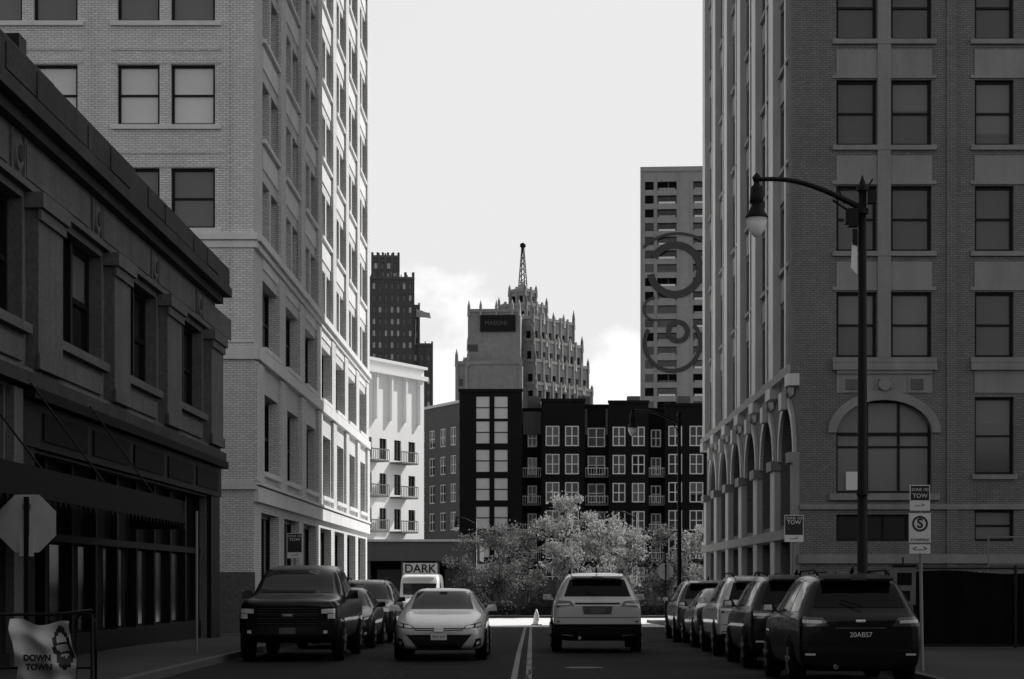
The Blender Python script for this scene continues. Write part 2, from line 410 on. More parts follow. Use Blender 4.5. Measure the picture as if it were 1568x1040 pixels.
for i in range(6):
    u=3.5+i*6.15
    s.W.tube([s.pt(u,8.98,.0),s.pt(u,8.98,.07)],.27,'lime',16); s.W.tube([s.pt(u,8.98,.07),s.pt(u,8.98,.10)],.15,'lime_dark',12)
    s.bx(u+.6,u+5.5,8.68,9.28,.003,.03,'lime'); s.bx(u-.45,u-.38,8.6,9.35,.003,.05,'lime'); s.bx(u+.38,u+.45,8.6,9.35,.003,.05,'lime')
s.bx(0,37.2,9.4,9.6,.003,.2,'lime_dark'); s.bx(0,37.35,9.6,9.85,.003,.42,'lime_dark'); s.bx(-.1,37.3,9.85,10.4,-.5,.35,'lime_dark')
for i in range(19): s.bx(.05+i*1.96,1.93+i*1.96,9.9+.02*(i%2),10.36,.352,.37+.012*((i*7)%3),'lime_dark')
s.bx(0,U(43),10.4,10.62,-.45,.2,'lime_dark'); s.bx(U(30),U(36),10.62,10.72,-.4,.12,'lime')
s.bx(U(33.6),U(34.1),10.72,11.0,-.3,.1,'iron')
s.W.box(-30,-9.4,18.0,54.6,-.5,9.9,'lime_dark'); s.W.box(-30,-8.91,54.61,55.0,-.5,10.1,'lime')
s.done(B)
cp=MB()
cp.box(-8.7,-7.55,22,42.3,3.15,3.3,'store2')
cp.hexa([(-7.55,22,2.85),(-7.48,22,2.85),(-7.48,42.3,2.85),(-7.55,42.3,2.85),(-7.62,22,3.34),(-7.55,22,3.34),(-7.55,42.3,3.34),(-7.62,42.3,3.34)],'store')
for i in range(58):   # small hanging tassels along the valance
    y=22.2+i*.35; cp.poly([(-7.47,y,2.86),(-7.47,y+.2,2.86),(-7.47,y+.1,2.74)],'store')
cp.box(-8.7,-7.5,42.31,42.36,2.72,3.32,'sign_b')
for y in (26,30.5,35,39.5): cp.tube([(-7.6,y,3.3),(-8.6,y-1.4,5.0)],.016,'iron',6)
cpo=cp.obj('shop_canopy')
text('canopy_lettering','PARK',.36,(-8.1,42.30-.0,3.0),(R(90),0,0),'grpanel',cpo)

# unseen buildings behind the viewpoint, added to darken reflections and street-level light
for nm,x0,x1,y0,y1,h,sx in (('unseen_brick_block',-32,-9,-70,16,11,1),('unseen_brick_block',9.6,34,-70,20,9,-1)):
    B=empty(nm)
    f=Fac(-9 if sx>0 else 9.6,y0,0,1,sx); ops=[(u,u+1.6,z,z+2.1) for u in [2+3.4*i for i in range(int((y1-y0-3)/3.4))] for z in (1,4.6)]
    f.wall(0,y1-y0,-.5,h,ops,'tan_brick',.25)
    for o in ops: f.win(*o,depth=.22,blind=.4)
    f.W.box(x0 if sx>0 else x0+.3,x1-.3 if sx>0 else x1,y0+.01,y1,-.5,h-.02,'tan_brick'); f.done(B)
B=empty('unseen_brick_block'); f=Fac(60,-120,-1,0,1)  # unseen block across the street end, added for the same darkening
ops=[(u,u+1.6,z,z+2.1) for u in [2+3.4*i for i in range(34)] for z in (1,4.6,8.2,11.8)]
f.wall(0,120,-.5,16,ops,'tan_brick',.25)
for o in ops: f.win(*o,depth=.22,blind=.4)
f.W.box(-60,60,-140,-120.3,-.5,15.9,'tan_brick'); f.done(B)

# ------------------------------------------------------------ mid-distance white building
B=empty('white_apartment_building')
f=Fac(-20.9,166,5.2,10.2)
ops=[]
for k in range(8):
    u=2.2+k*2.6
    for z in (3.2,6.4,9.6,12.8): ops.append((u,u+1.25,z,z+1.9))
f.wall(0,23.3,-1,21.7,ops,'white_pnl',.25)
for o in ops: f.win(*o,depth=.2,nu=2,t=.09,blind=.1)
for k in range(9): f.bx(1.2+k*2.6,1.5+k*2.6,16.4,20.6,.003,.35,'white_pnl')
f.bx(0,23.3,20.6,21.0,.003,.5,'white_pnl'); f.bx(0,23.4,21.7,21.95,-.3,.35,'white_pnl')
for k in range(2):
    for z in (6.2,9.4,12.6):
        u=11.8+k*5.2
        f.bx(u,u+3,z-.15,z,.003,1.3,'grpanel'); f.bx(u,u+3,z+.9,z+1.0,1.24,1.3,'steel'); [f.bx(u+.3*j,u+.3*j+.05,z,z+.9,1.25,1.29,'steel') for j in range(11)]
f.W.hexa([f.pt(.3,-1,-.5),f.pt(23,-1,-.5),f.pt(23,-1,-14),f.pt(.3,-1,-14),f.pt(.3,21.4,-.5),f.pt(23,21.4,-.5),f.pt(23,21.4,-14),f.pt(.3,21.4,-14)],'grpanel')
f.done(B)

# ------------------------------------------------------------ dark apartment block
B=empty('brick_apartment_block')
W=MB();G=MB()
def aptface(x0,x1,y,z1,m,wcols,zr,ww,wh,fr='frame_w',nu=2,nz=1,t=.12,blind=.35,bl='blind',gl='pane'):
    f=Fac(x0,y,1,0,1,W,G); ops=[]
    for c in wcols:
        for z in zr: ops.append((c-x0-ww/2,c-x0+ww/2,z,z+wh))
    f.wall(0,x1-x0,-1,z1,ops,m,.2)
    for o in ops: f.win(*o,depth=.1,nu=nu,nz=nz,t=t,fr=fr,blind=blind,bl=bl,gl=random.choice(['glass','glass2','pane']) if gl!='blind_refl' else gl)
    f.bx(-.1,x1-x0+.1,z1,z1+.3,-.3,.15,m); W.box(x0+.002,x1-.002,y+.4,y+16,-1,z1-.05,m)
    for xx,sg in ((x0,-1),(x1,1)): W.poly([(xx,y,-1),(xx,y+3,-1),(xx,y+3,z1),(xx,y,z1)],m)
    return f
zr6=[1.0+3.05*k for k in range(6)]
aptface(-7.8,-1.1,210,21.9,'dkbrick',[-5.3,-3.35],zr6+[18.9],1.65,2.6,'frame',1,1,blind=0,gl='blind_refl',t=.12)  # panes coloured pale to read as white reflections
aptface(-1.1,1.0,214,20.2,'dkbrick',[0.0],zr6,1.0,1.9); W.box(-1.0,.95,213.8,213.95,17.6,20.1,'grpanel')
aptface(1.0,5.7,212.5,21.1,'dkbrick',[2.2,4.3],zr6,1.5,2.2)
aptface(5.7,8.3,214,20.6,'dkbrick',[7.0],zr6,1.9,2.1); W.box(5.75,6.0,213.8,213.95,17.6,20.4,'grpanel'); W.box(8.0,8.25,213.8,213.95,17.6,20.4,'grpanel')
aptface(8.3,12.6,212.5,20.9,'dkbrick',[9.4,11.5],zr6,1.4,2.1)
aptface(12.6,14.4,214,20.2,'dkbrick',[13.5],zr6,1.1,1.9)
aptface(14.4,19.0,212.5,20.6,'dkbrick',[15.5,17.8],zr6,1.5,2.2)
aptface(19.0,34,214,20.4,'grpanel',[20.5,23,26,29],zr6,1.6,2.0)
for x0,x1 in ((-1.05,.95),(5.75,8.25),(12.65,14.35)):
    for z in zr6[:-1]:
        W.box(x0,x1,212.75,213.9,z-.35,z-.2,'grpanel')
        W.box(x0,x1,212.75,212.8,z+.65,z+.72,'white_stone')
        for i in range(9):
            xx=x0+.05+(x1-x0-.1)*i/8; W.box(xx-.02,xx+.02,212.76,212.79,z-.2,z+.65,'white_stone')
f=Fac(-13.2,221,5.4,-11,1,W,G)
ops=[(u,u+1.5,z,z+2) for u in (1.2,4,7,9.8) for z in zr6]
f.wall(0,12.2,-1,20.7,ops,'grpanel',.2)
for o in ops: f.win(*o,depth=.12,nu=2,t=.12,fr='frame_w',blind=.3)
f.bx(0,12.2,20.7,21,-.3,.12,'white_pnl')
aptface(-19,-13.2,221,17.0,'grpanel',[-17.6,-15.4],zr6[:5],1.4,2.0)
for i in range(5):
    x=-6+i*5.5; W.box(x,x+1.4,216,218,20.5,22.0,'grpanel')
W.obj('walls',B); G.obj('windows',B)

B=MB()
B.box(-26,-4.4,164,178,3.3,4.9,'grpanel'); B.box(-26.2,-4.2,163.8,178.2,4.91,5.1,'white_stone')
B.box(-26,-5,168,177,-1,3.29,'store')
for i in range(8): B.box(-25.5+i*2.9,-25.2+i*2.9,164.4,164.7,-1,3.29,'grpanel')
for i in range(7): B.box(-24.9+i*2.9,-22.9+i*2.9,167.9,167.97,.0,2.6,'glass2')
B.obj('low_pavilion_building')
B=MB()
B.box(-4,34,176,177,-1,1.6,'lime'); B.box(-4.1,34.1,175.9,177.1,1.6,1.75,'grpanel')
for i in range(14): B.box(-3.5+i*2.8,-3.1+i*2.8,175.85,175.99,-1,1.6,'grpanel')
B.obj('garden_wall')

# ------------------------------------------------------------ far towers
def tier(W,G,cx,cy,th,a,b,z0,z1,m,mg,nA,nB,pitch=3.4,ww=.5,wh=.58,par=True,pil=.28):
    ca,sa=math.cos(th),math.sin(th)
    def P(x,y): return (cx+x*ca-y*sa, cy+x*sa+y*ca)
    c=[P(-a/2,-b/2),P(a/2,-b/2),P(a/2,b/2),P(-a/2,b/2)]
    for i,(n,L) in enumerate(((nA,a),(nB,b),(nA,a),(nB,b))):
        p,q=c[i],c[(i+1)%4]; f=Fac(p[0],p[1],q[0]-p[0],q[1]-p[1],1,W,G)
        ops=[]
        if n and i in (0,1,3):
            k=max(1,int((z1-z0)/pitch)); sp=L/n
            for r in range(k):
                zz=z0+pitch*r+pitch*.3
                for j in range(n):
                    if zz+pitch*wh<z1: ops.append((sp*(j+.5)-sp*ww/2,sp*(j+.5)+sp*ww/2,zz,zz+pitch*wh))
        f.wall(0,L,z0,z1,ops,m,.5)
        for o in ops: f.q(o[0],o[1],o[2],o[3],-.45,random.choice(mg),G)
        if n and pil:
            for j in range(n+1):
                f.bx(max(0,L/n*j-pil),min(L,L/n*j+pil),z0,z1+(1.4 if par else .3),.003,.4,m)
        f.bx(0,L,z1,z1+.8,-.4,.3,m)
    W.poly([(x,y,z1) for x,y in c],m)
    return P
B=empty('gothic_skyscraper'); W=MB();G=MB()
th=R(53); gl=['glass','glass','store','glass2']
def Pn(P,x,y,z,h,r=.55):
    px,py=P(x,y); W.tube([(px,py,z-1),(px,py,z+h*.55),(px,py,z+h)],[r,r*.7,.03],'far_stone',5)
cx,cy=-1.6,520
def pins(P,a,b,z,h,n=4):
    for i in range(n+1):
        for (x,y) in ((-a/2+a*i/n,-b/2),(a/2,-b/2+b*i/n),(-a/2,-b/2+b*i/n)): Pn(P,x,y,z,h*(1.25 if i in(0,n) else .8))
P=tier(W,G,cx,cy,th,25,25,0,52,'far_stone',gl,7,7); pins(P,25,25,52,1.6,6)
P=tier(W,G,cx,cy,th,23.5,23.5,52,58,'far_stone',gl,7,7); pins(P,23.5,23.5,58,2.4)
P=tier(W,G,cx-.2,cy,th,21.5,21.5,58,63.5,'far_stone',gl,7,7); pins(P,21.5,21.5,63.5,2.8)
P=tier(W,G,cx-.4,cy,th,18,19,63.5,69.5,'far_stone',gl,6,6); pins(P,18,19,69.5,3.4)
P=tier(W,G,cx-.9,cy,th,9,9,69.5,74,'far_stone',gl,4,4); pins(P,9,9,74,2.4,2)
P=tier(W,G,cx-.9,cy,th,5,5,74,78,'far_stone',gl,2,2); pins(P,5,5,78,1.8,1)
mx,my=cx-.9,cy
W.tube([(mx,cy,78),(mx,cy,79),(mx,cy,81)],[2,1.7,.3],'far_stone',8)
for a in range(4):
    an=a*math.pi/2+.4
    W.tube([(mx+1.3*math.cos(an),my+1.3*math.sin(an),78.5),(mx+.25*math.cos(an),my+.25*math.sin(an),91)],.15,'mural',4)
    for k in range(8):
        z0=79+k*1.45; r0=1.3-1.05*(z0-78.5)/12.5; z1=z0+1.45; r1=1.3-1.05*(z1-78.5)/12.5; bn=an+math.pi/2
        W.tube([(mx+r0*math.cos(an),my+r0*math.sin(an),z0),(mx+r1*math.cos(bn),my+r1*math.sin(bn),z1)],.09,'mural',4)
W.tube([(mx,my,88.5),(mx,my,90.3)],.22,'iron',6)
W.tube([(mx,my,89.9),(mx,my,90.3),(mx,my,91.0),(mx,my,91.4)],[.2,.8,.8,.2],'iron',10)
f=Fac(-19.5,497,1,-.05,1,W,G)
ops=[(u,u+1.1,z,z+1.9) for u in (.9,) for z in [3.5*k+2 for k in range(15)]]
f.wall(0,17,0,56.5,ops,'far_blank',.3)
for o in ops: f.q(*o,-.25,'glass',G)
f.bx(0,17,56.5,57.4,-.4,.3,'far_stone')
for u in (0,2.4,16.2): f.bx(u,u+.7,0,58.3,.003,.4,'far_stone')
for z in (20,38,50): f.bx(3.2,16.1,z,z+.4,.003,.2,'far_stone')
W.hexa([f.pt(.1,0,-.5),f.pt(16.9,0,-.5),f.pt(16.9,0,-12),f.pt(.1,0,-12),f.pt(.1,56.4,-.5),f.pt(16.9,56.4,-.5),f.pt(16.9,56.4,-12),f.pt(.1,56.4,-12)],'far_stone')
f2=Fac(-16.4,498.5,1,-.05,1,W,G)
f2.wall(0,13.4,56,70,[],'far_blank',.3); f2.bx(0,13.4,70,70.8,-.4,.3,'far_stone')
f2.bx(3.2,12.2,65,69.2,.3,.7,'iron'); f2.bx(0,2.6,60,61.8,-.2,.1,'glass')
W.hexa([f2.pt(.1,50,-.3),f2.pt(13.3,50,-.3),f2.pt(13.3,50,-14),f2.pt(.1,50,-14),f2.pt(.1,69.9,-.3),f2.pt(13.3,69.9,-.3),f2.pt(13.3,69.9,-14),f2.pt(.1,69.9,-14)],'far_stone')
for u in (0,3,7,11,12.8): W.tube([f2.pt(u+.3,69,0),f2.pt(u+.3,71.6,0),f2.pt(u+.3,73.2,0)],[.5,.4,.03],'far_stone',5)
for u in (0,3.,): W.tube([f.pt(u+.3,56,0),f.pt(u+.3,59,0),f.pt(u+.3,60.5,0)],[.5,.4,.03],'far_stone',5)
W.obj('walls',B); G.obj('windows',B)
text('roof_sign_lettering','MASONIC',1.5,(-8.7,497.3,67.1),(R(90),0,0),'grpanel',B)
B=empty('brown_brick_skyscraper'); W=MB();G=MB()
gb=['blind_refl','blind','blind_refl','glass2','blind']
P=tier(W,G,-45.4,609,R(4),16.6,18,0,94,'far_brown',gb,9,8,pitch=3.6,ww=.42,wh=.5,pil=.15)
for i in range(8): 
    px,py=P(-8.3+16.6*i/7,-9); W.box(px-.4,px+.4,py-.4,py+.4,94,96.2,'far_brown')
P=tier(W,G,-45.6,609,R(4),8,9,94,101.3,'far_brown',gb,4,4,pitch=3.1)
for i in range(6):
    px,py=P(-4+8*i/5,-4.5); W.box(px-.35,px+.35,py-.3,py+.3,101.5,103,'far_brown')
P=tier(W,G,-34.5,611,R(4),6,16,0,74,'far_brown',gb,3,6,pitch=3.6,ww=.42,wh=.5,pil=.15)
P=tier(W,G,-37.0,611,R(4),3,14,0,86,'far_brown',gb,2,5,pitch=3.6,pil=.15)
W.obj('walls',B); G.obj('windows',B)
fl=MB()
fl.tube([(-36,600,74),(-35.6,600,85.5)],[.15,.08],'iron',5)
pr=None
for i in range(7):
    t=i/6; top=(-35.6+4.2*t,600+.5*math.sin(t*5),84.8-1.0*t+.2*math.sin(t*6)); bot=(-35.6+4.6*t,600+.5*math.sin(t*5+1),82.6-.6*t)
    if pr: fl.poly([pr[0],top,bot,pr[1]],'far_conc')
    pr=(top,bot)
fl.obj('flag')
B=empty('residential_tower'); W=MB();G=MB()
f=Fac(23.6,428,1,-.07,1,W,G); ops=[]
for k in range(29):
    z=3+3.0*k
    ops+= [(1.0,2.9,z,z+1.8),(3.7,7.9,z,z+1.8),(11.5,15.5,z,z+1.8),(16.5,18,z,z+1.7),(21,25,z,z+1.6)]
f.wall(0,30,0,91,ops,'far_conc',1.0)
for o in ops:
    w=o[1]-o[0]
    f.q(o[0],o[1],o[2],o[3],-.95 if w>2 else -.3,random.choice(['glass','glass','store','glass2']),G)
    if w>2:
        f.bx(o[0]+.3,o[1]-.3,o[2]+.002,o[2]+.4,-.12,.03,random.choice(['far_conc','grpanel','white_pnl']))
        f.bx(o[0]+w*.55,o[0]+w*.6,o[2],o[3],-.9,-.8,'grpanel')
f.bx(0,30,91,92,-.5,.3,'far_conc')
for u in (.0,3.15,8.1,11,): f.bx(u,u+.3,0,91,.003,.2,'far_conc')
W.hexa([f.pt(.2,0,-1.1),f.pt(29.8,0,-1.1),f.pt(29.8,0,-16),f.pt(.2,0,-16),f.pt(.2,90.9,-1.1),f.pt(29.8,90.9,-1.1),f.pt(29.8,90.9,-16),f.pt(.2,90.9,-16)],'far_conc')
W.poly([f.pt(0,0,0),f.pt(0,0,-16),f.pt(0,91,-16),f.pt(0,91,0)],'far_conc')
def ring(cu,cz,r0,r1,a0=0,a1=360,n=44,d=.24):
    for i in range(n):
        a=R(a0+(a1-a0)*i/n); b=R(a0+(a1-a0)*(i+1)/n)
        if cu+r1*math.cos((a+b)/2)<.3: continue
        W.poly([f.pt(cu+r*math.cos(t),cz+r*math.sin(t),d) for r,t in ((r0,a),(r1,a),(r1,b),(r0,b))],'mural')
ring(7.6,69.5,4.6,6.2,-170,150,60); ring(8,67,10.1,10.7,10,200,70,.245); ring(8.2,56,1.5,2.6,n=40); ring(7,53.5,5.6,6.5,150,400,60,.25); ring(3.2,61,2.2,2.7,90,280,40,.255)
W.obj('walls',B); G.obj('windows',B)

# ------------------------------------------------------------ trees
def tree(name,x,y,h,cr,seed,lm='leaf',n=3600,trunk=.10,base=.3):
    rnd=random.Random(seed); T=MB(); z0=gz(y)
    top=Vector((x+rnd.uniform(-.2,.2),y,z0+h*.85))
    T.tube([(x,y,z0-.1),(x+.03,y,z0+h*.25),(x+.05,y+.05,z0+h*.55),top],[trunk,trunk*.8,trunk*.45,.02],'bark',8)
    tips=[]
    for i in range(18):
        t=rnd.uniform(base,.95); an=rnd.uniform(0,6.28); zz=z0+h*t
        r=cr*math.sin(math.pi*min(1,max(.15,(1-t)/(1-base)*.85+.12)))*rnd.uniform(.6,1.15)
        st=Vector((x+.04,y,zz-r*.4)); e=Vector((x+r*math.cos(an),y+r*math.sin(an),zz+rnd.uniform(.0,.5)))
        m=(st+e)/2+Vector((0,0,-.1)); T.tube([st,m,e],[trunk*.35,trunk*.22,.012],'bark',5)
        for k in range(5):
            q=st.lerp(e,rnd.uniform(.35,1)); q2=q+Vector((rnd.gauss(0,.3),rnd.gauss(0,.3),rnd.uniform(0,.5))); 
            T.tube([q,q2],[.02,.006],'bark',4,False); tips.append((q2,rnd.uniform(.2,.42)*cr/1.6))
    for k in range(4): tips.append((top+Vector((rnd.gauss(0,.15),rnd.gauss(0,.15),rnd.uniform(-.3,h*.14))),.28))
    for i in range(n):
        c,r=rnd.choice(tips); p=c+Vector((rnd.gauss(0,r*.6),rnd.gauss(0,r*.6),rnd.gauss(0,r*.5)))
        a=Vector((rnd.gauss(0,1),rnd.gauss(0,1),rnd.gauss(0,1))).normalized(); b=a.orthogonal().normalized(); s_=rnd.uniform(.05,.115)
        b=(Matrix.Rotation(rnd.uniform(0,6.28),3,a)@b)
        c2=a.cross(b)
        T.poly([p-b*s_,p+c2*s_*.55,p+b*s_,p-c2*s_*.55],lm)
    return T.obj(name)
tree('street_tree',-2.1,124,5.6,2.1,1,'leaf2',4600,base=.2)
tree('street_tree',1.9,121,7.3,1.7,2,'leaf',5200)
tree('street_tree',4.2,124,6.3,1.9,3,'leaf',4600,base=.2)
tree('street_tree',8.4,126,5.5,1.8,4,'leaf2',4200,base=.2)
tree('street_tree',10.3,123,5.0,1.7,5,'leaf',4200,base=.2)
tree('street_tree',-.3,128,5.2,1.6,6,'leaf2',3600,base=.2)
tree('street_tree',6.4,130,5.5,1.8,8,'leaf',3800,base=.2)
tree('street_tree',-4.2,140,5.4,1.8,9,'leaf2',3600,base=.2)
tree('street_tree',14,132,5.6,1.9,10,'leaf',3000)
H=MB(); rnd=random.Random(3)
for i in range(14000):
    x=rnd.uniform(-14,14)
    hh=1.1+.5*math.sin(x*1.3)+.3*math.sin(x*3.1)
    z=rnd.random()**.8*hh; y=121.2+rnd.gauss(0,.5)
    p=Vector((x,y,-.5+z)); a=Vector((rnd.gauss(0,1),rnd.gauss(0,1),rnd.gauss(0,1))).normalized(); b=a.orthogonal().normalized(); c2=a.cross(b); s_=rnd.uniform(.06,.13)
    H.poly([p-b*s_,p+c2*s_*.5,p+b*s_,p-c2*s_*.5],'hedge')
H.box(-14,14,121,121.4,-.6,.1,'hedge')
H.obj('hedge')

# ------------------------------------------------------------ street furniture
def street_lamp(x,y,arm=-2.05,h=9.2,detail=True):
    z=gz(y)+.12 if y<104 else -.6
    e=empty('street_lamp',(x,y,z)); p=MB()
    p.tube([(0,0,0),(0,0,.12),(0,0,.14),(0,0,.9),(0,0,1.05),(0,0,1.1)],[.27,.27,.21,.17,.15,.1],'iron',12)
    p.tube([(0,0,1.1),(0,0,h)],[.105,.075],'iron',12)
    p.tube([(0,0,1.45),(0,0,1.5),(0,0,1.62),(0,0,1.66)],[.12,.26,.26,.12],'iron',12)
    for zz in (1.12,3.2,h-.45,h): p.tube([(0,0,zz-.05),(0,0,zz+.05)],.12,'iron',12)
    p.tube([(0,0,h),(0,0,h+.1),(0,0,h+.25)],[.09,.06,.01],'iron',10)
    zA=h-.35
    pts=[]
    for i in range(15):
        t=i/14; pts.append((arm*t,0,zA-.05+ .62*math.sin(min(1,t*1.15)*math.pi/2) -.05*t))
    p.tube(pts,[.06-.018*i/14 for i in range(15)],'iron',8)
    p.tube([(0,0,zA-.45),(arm*.12,0,zA-.1),(arm*.28,0,zA+.12)],.025,'iron',6)
    p.tube([(arm*.17,0,zA+.05),(arm*.22,0,zA+.3),(arm*.15,0,zA+.33)],.018,'iron',6)
    ex=arm; ez=pts[-1][2]
    p.tube([(ex,0,ez+.12),(ex,0,ez+.04),(ex,0,ez-.05)],[.02,.09,.06],'iron',10)
    p.tube([(ex,0,ez-.02),(ex,0,ez-.1),(ex,0,ez-.15),(ex,0,ez-.45),(ex,0,ez-.5),(ex,0,ez-.62),(ex,0,ez-.72),(ex,0,ez-.75)],[.05,.06,.11,.14,.09,.16,.22,.22],'iron',16)
    p.obj('pole_and_arm',e)
    gl_=MB(); gl_.tube([(ex,0,ez-.752),(ex,0,ez-.85),(ex,0,ez-1.0),(ex,0,ez-1.1),(ex,0,ez-1.13)],[.205,.20,.15,.07,.01],'lampglass',16); gl_.obj('lamp_globe',e)
    if detail:
        q=MB(); q.box(-.28,-.09,-.1,.1,h-.75,h-.4,'iron'); q.box(.09,.26,-.08,.08,h-.3,h-.05,'iron'); q.box(-.2,-.1,-.06,.06,h-1.1,h-.8,'iron')
        q.hexa([(-.22,-.02,7.55),(-.1,-.02,7.42),(-.1,.02,7.42),(-.22,.02,7.55),(-.2,-.02,8.05),(-.1,-.02,7.95),(-.1,.02,7.95),(-.2,.02,8.05)],'sign_w')
        q.box(-.34,-.28,-.08,.08,h-.7,h-.45,'iron'); q.tube([(.1,0,h+.0),(.2,0,h+.18)],.02,'iron',6)
        q.obj('camera_and_fittings',e)
    return e
street_lamp(6.4,38,h=9.1)
street_lamp(6.45,86,detail=False,h=9.2)
street_lamp(8.9,168,arm=-1.8,h=8,detail=False)
street_lamp(-4.6,160,arm=-1.6,h=7.2,detail=False)

def parking_sign(x,y,panels,top,lean=0,rot=0,name='parking_sign'):
    e=empty(name,(x,y,gz(y)+.13),rot); p=MB()
    p.tube([(lean,0,0),(0,0,top)],.028,'steel',8); p.obj('post',e)
    for i,(z0,z1,w,kind) in enumerate(panels):
        q=MB(); q.box(-w/2,w/2,-.05,-.036,z0,z1,'sign_w')
        q.obj('sign_panel_%d'%i,e)
        zc=(z0+z1)/2
        if kind=='zone':
            q2=MB(); q2.box(-w/2+.015,w/2-.015,-.0555,-.0515,z0+.17,z1-.015,'sign_b'); q2.obj('sign_face_%d'%i,e)
            text('sign_text_a%d'%i,'ZONE 102',w*.19,(0,-.058,z1-.08),(R(90),0,0),'sign_w',e)
            text('sign_text_b%d'%i,'TOW',w*.3,(0,-.058,z1-.18),(R(90),0,0),'sign_w',e)
            text('sign_text_c%d'%i,'--->',w*.3,(0,-.054,z0+.09),(R(90),0,0),'sign_b',e)
        if kind=='nostop':
            q2=MB(); n=24; r=w*.36
            for k in range(n):
                a=2*math.pi*k/n; b=2*math.pi*(k+1)/n; cz=z1-w*.48
                q2.poly([(rr*math.cos(t),-.054,cz+rr*math.sin(t)) for rr,t in ((r,a),(r*.74,a),(r*.74,b),(r,b))],'sign_b')
            q2.obj('sign_ring_%d'%i,e)
            text('sign_text_s%d'%i,'S',w*.6,(0,-.056,z1-w*.48),(R(90),0,0),'sign_b',e,bold=.006)
            text('sign_text_t%d'%i,'STANDING',w*.17,(0,-.056,z0+.045),(R(90),0,0),'sign_b',e)
        if kind=='arrow': text('sign_text_d%d'%i,'<-->',w*.4,(0,-.054,zc),(R(90),0,0),'sign_b',e)
    return e
parking_sign(6.32,32,[(2.62,3.04,.33,'zone'),(2.10,2.58,.36,'nostop'),(1.92,2.07,.34,'arrow')],3.05,lean=.05)
parking_sign(6.35,47.6,[(2.45,3.1,.46,'zone')],3.1)
parking_sign(-6.6,54.5,[(2.2,2.9,.42,'zone')],2.9)
parking_sign(-6.85,40,[],2.9,name='sign_post')
def stop_back(x,y,zc,r,rot=0,front=False,z0=0):
    e=empty('stop_sign',(x,y,z0),rot); p=MB()
    pts=[(r*math.cos(R(22.5+45*k)),r*math.sin(R(22.5+45*k))) for k in range(8)]
    p.poly([(a,.0,zc+b) for a,b in pts],'sign_back'); p.poly([(a,.006,zc+b) for a,b in pts],'sign_w')
    for k in range(8):
        a,b=pts[k],pts[(k+1)%8]; p.poly([(a[0],0,zc+a[1]),(b[0],0,zc+b[1]),(b[0],.006,zc+b[1]),(a[0],.006,zc+a[1])],'sign_back')
    p.obj('octagon_plate',e)
    q=MB(); q.box(-.035,.035,-.05,-.01,0,zc+r*.85,'iron')
    q.box(-.06,.06,-.012,-.002,zc-.3,zc-.22,'steel'); q.box(-.06,.06,-.012,-.002,zc+.2,zc+.28,'steel')
    q.box(-.10,-.036,-.04,-.012,zc-r*1.05,zc-r*.4,'sign_back'); q.box(.036,.10,-.04,-.012,zc-r*1.05,zc-r*.4,'sign_back')
    q.obj('post',e); return e
stop_back(-7.27,28.2,2.30,.45,0,z0=.13)
stop_back(6.6,97,2.5,.42,0,z0=-.4)
e=empty('barrier_fence',(-7.2,27.6,.13)); p=MB()
for x in (-.55,0.55,1.0): p.tube([(x,0,0),(x,0,1.0)],.025,'iron',8)
p.tube([(-.8,0,1.0),(.5,0,1.0),(1.0,0,1.06)],.022,'iron',8); p.tube([(-.8,0,.25),(1.0,0,.25)],.018,'iron',6)
p.tube([(.75,.1,0),(.75,.1,.9),(.8,.1,1.0),(.95,.1,1.0),(1.03,.1,.9),(1.03,.1,0)],.02,'iron',8)
p.obj('rails',e)
e=empty('fabric_banner',(-7.02,27.5,.13)); q=MB(); nx,nzz=32,26
def bp(i,j):
    u=i/nx; v=j/nzz; w=.80
    x=-.20+ w*u + .05*math.sin(v*5)-.05*v*(1-u); z=.04+.90*v-.14*u*v*(1.3-u)+.03*math.sin(u*9); y=-.06-.05*math.sin(u*11+v*3)-.09*math.sin(v*3.1)-.03*math.sin(v*17+u*4)
    return (x,y,z)
for i in range(nx):
    for j in range(nzz):
        u=(i+.5)/nx; v=(j+.5)/nzz; dark=((u-.82)/.15)**2+((v-.56)/.36)**2<1 and not (((u-.82)/.09)**2+((v-.60)/.2)**2<1 and not (abs(v-.64)<.03 or abs(v-.48)<.02))
        q.poly([bp(i,j),bp(i+1,j),bp(i+1,j+1),bp(i,j+1)],'sign_b' if dark else 'cloth',True)
q.obj('cloth',e)
text('banner_text_a','DOWN',.115,(.14,-.27,.40),(R(90),0,R(-3)),'sign_b',e,bold=.006); text('banner_text_b','TOWN',.115,(.16,-.25,.27),(R(90),0,R(-3)),'sign_b',e,bold=.006)
e=empty('pay_station',(6.62,35,.13)); p=MB()
p.box(-.16,.16,-.12,.12,0,1.05,'steel'); p.box(-.2,.2,-.15,.15,1.05,1.72,'steel'); p.box(-.13,.13,-.155,-.151,1.4,1.62,'glass'); p.box(-.1,.1,-.16,-.152,1.12,1.3,'iron')
p.box(-.22,.22,-.17,.17,1.721,1.76,'iron'); p.tube([(.0,0,1.76),(0,0,1.9)],.02,'iron',6); p.obj('cabinet',e)
e=empty('screened_fence',(0,0,0)); p=MB()
for i in range(12): p.tube([(8.2+2.4*i,43,0.1),(8.2+2.4*i,43,1.95)],.035,'iron',8)
p.tube([(8.2,43,1.88),(35,43,1.88)],.025,'iron',6); p.tube([(8.2,43,.2),(35,43,.2)],.02,'iron',6)
for i in range(220):
    x=8.25+i*.12; y0=43.05+.03*math.sin(i*1.1)+.02*math.sin(i*.37); y1=43.05+.03*math.sin((i+1)*1.1)+.02*math.sin((i+1)*.37); zt=1.80+.04*math.sin(i*.26)
    p.poly([(x,y0,.16),(x+.12,y1,.16),(x+.12,y1,zt),(x,y0,zt)],'fence')
p.tube([(8.2,43,1.88),(8.2,62,1.7)],.025,'iron',6)
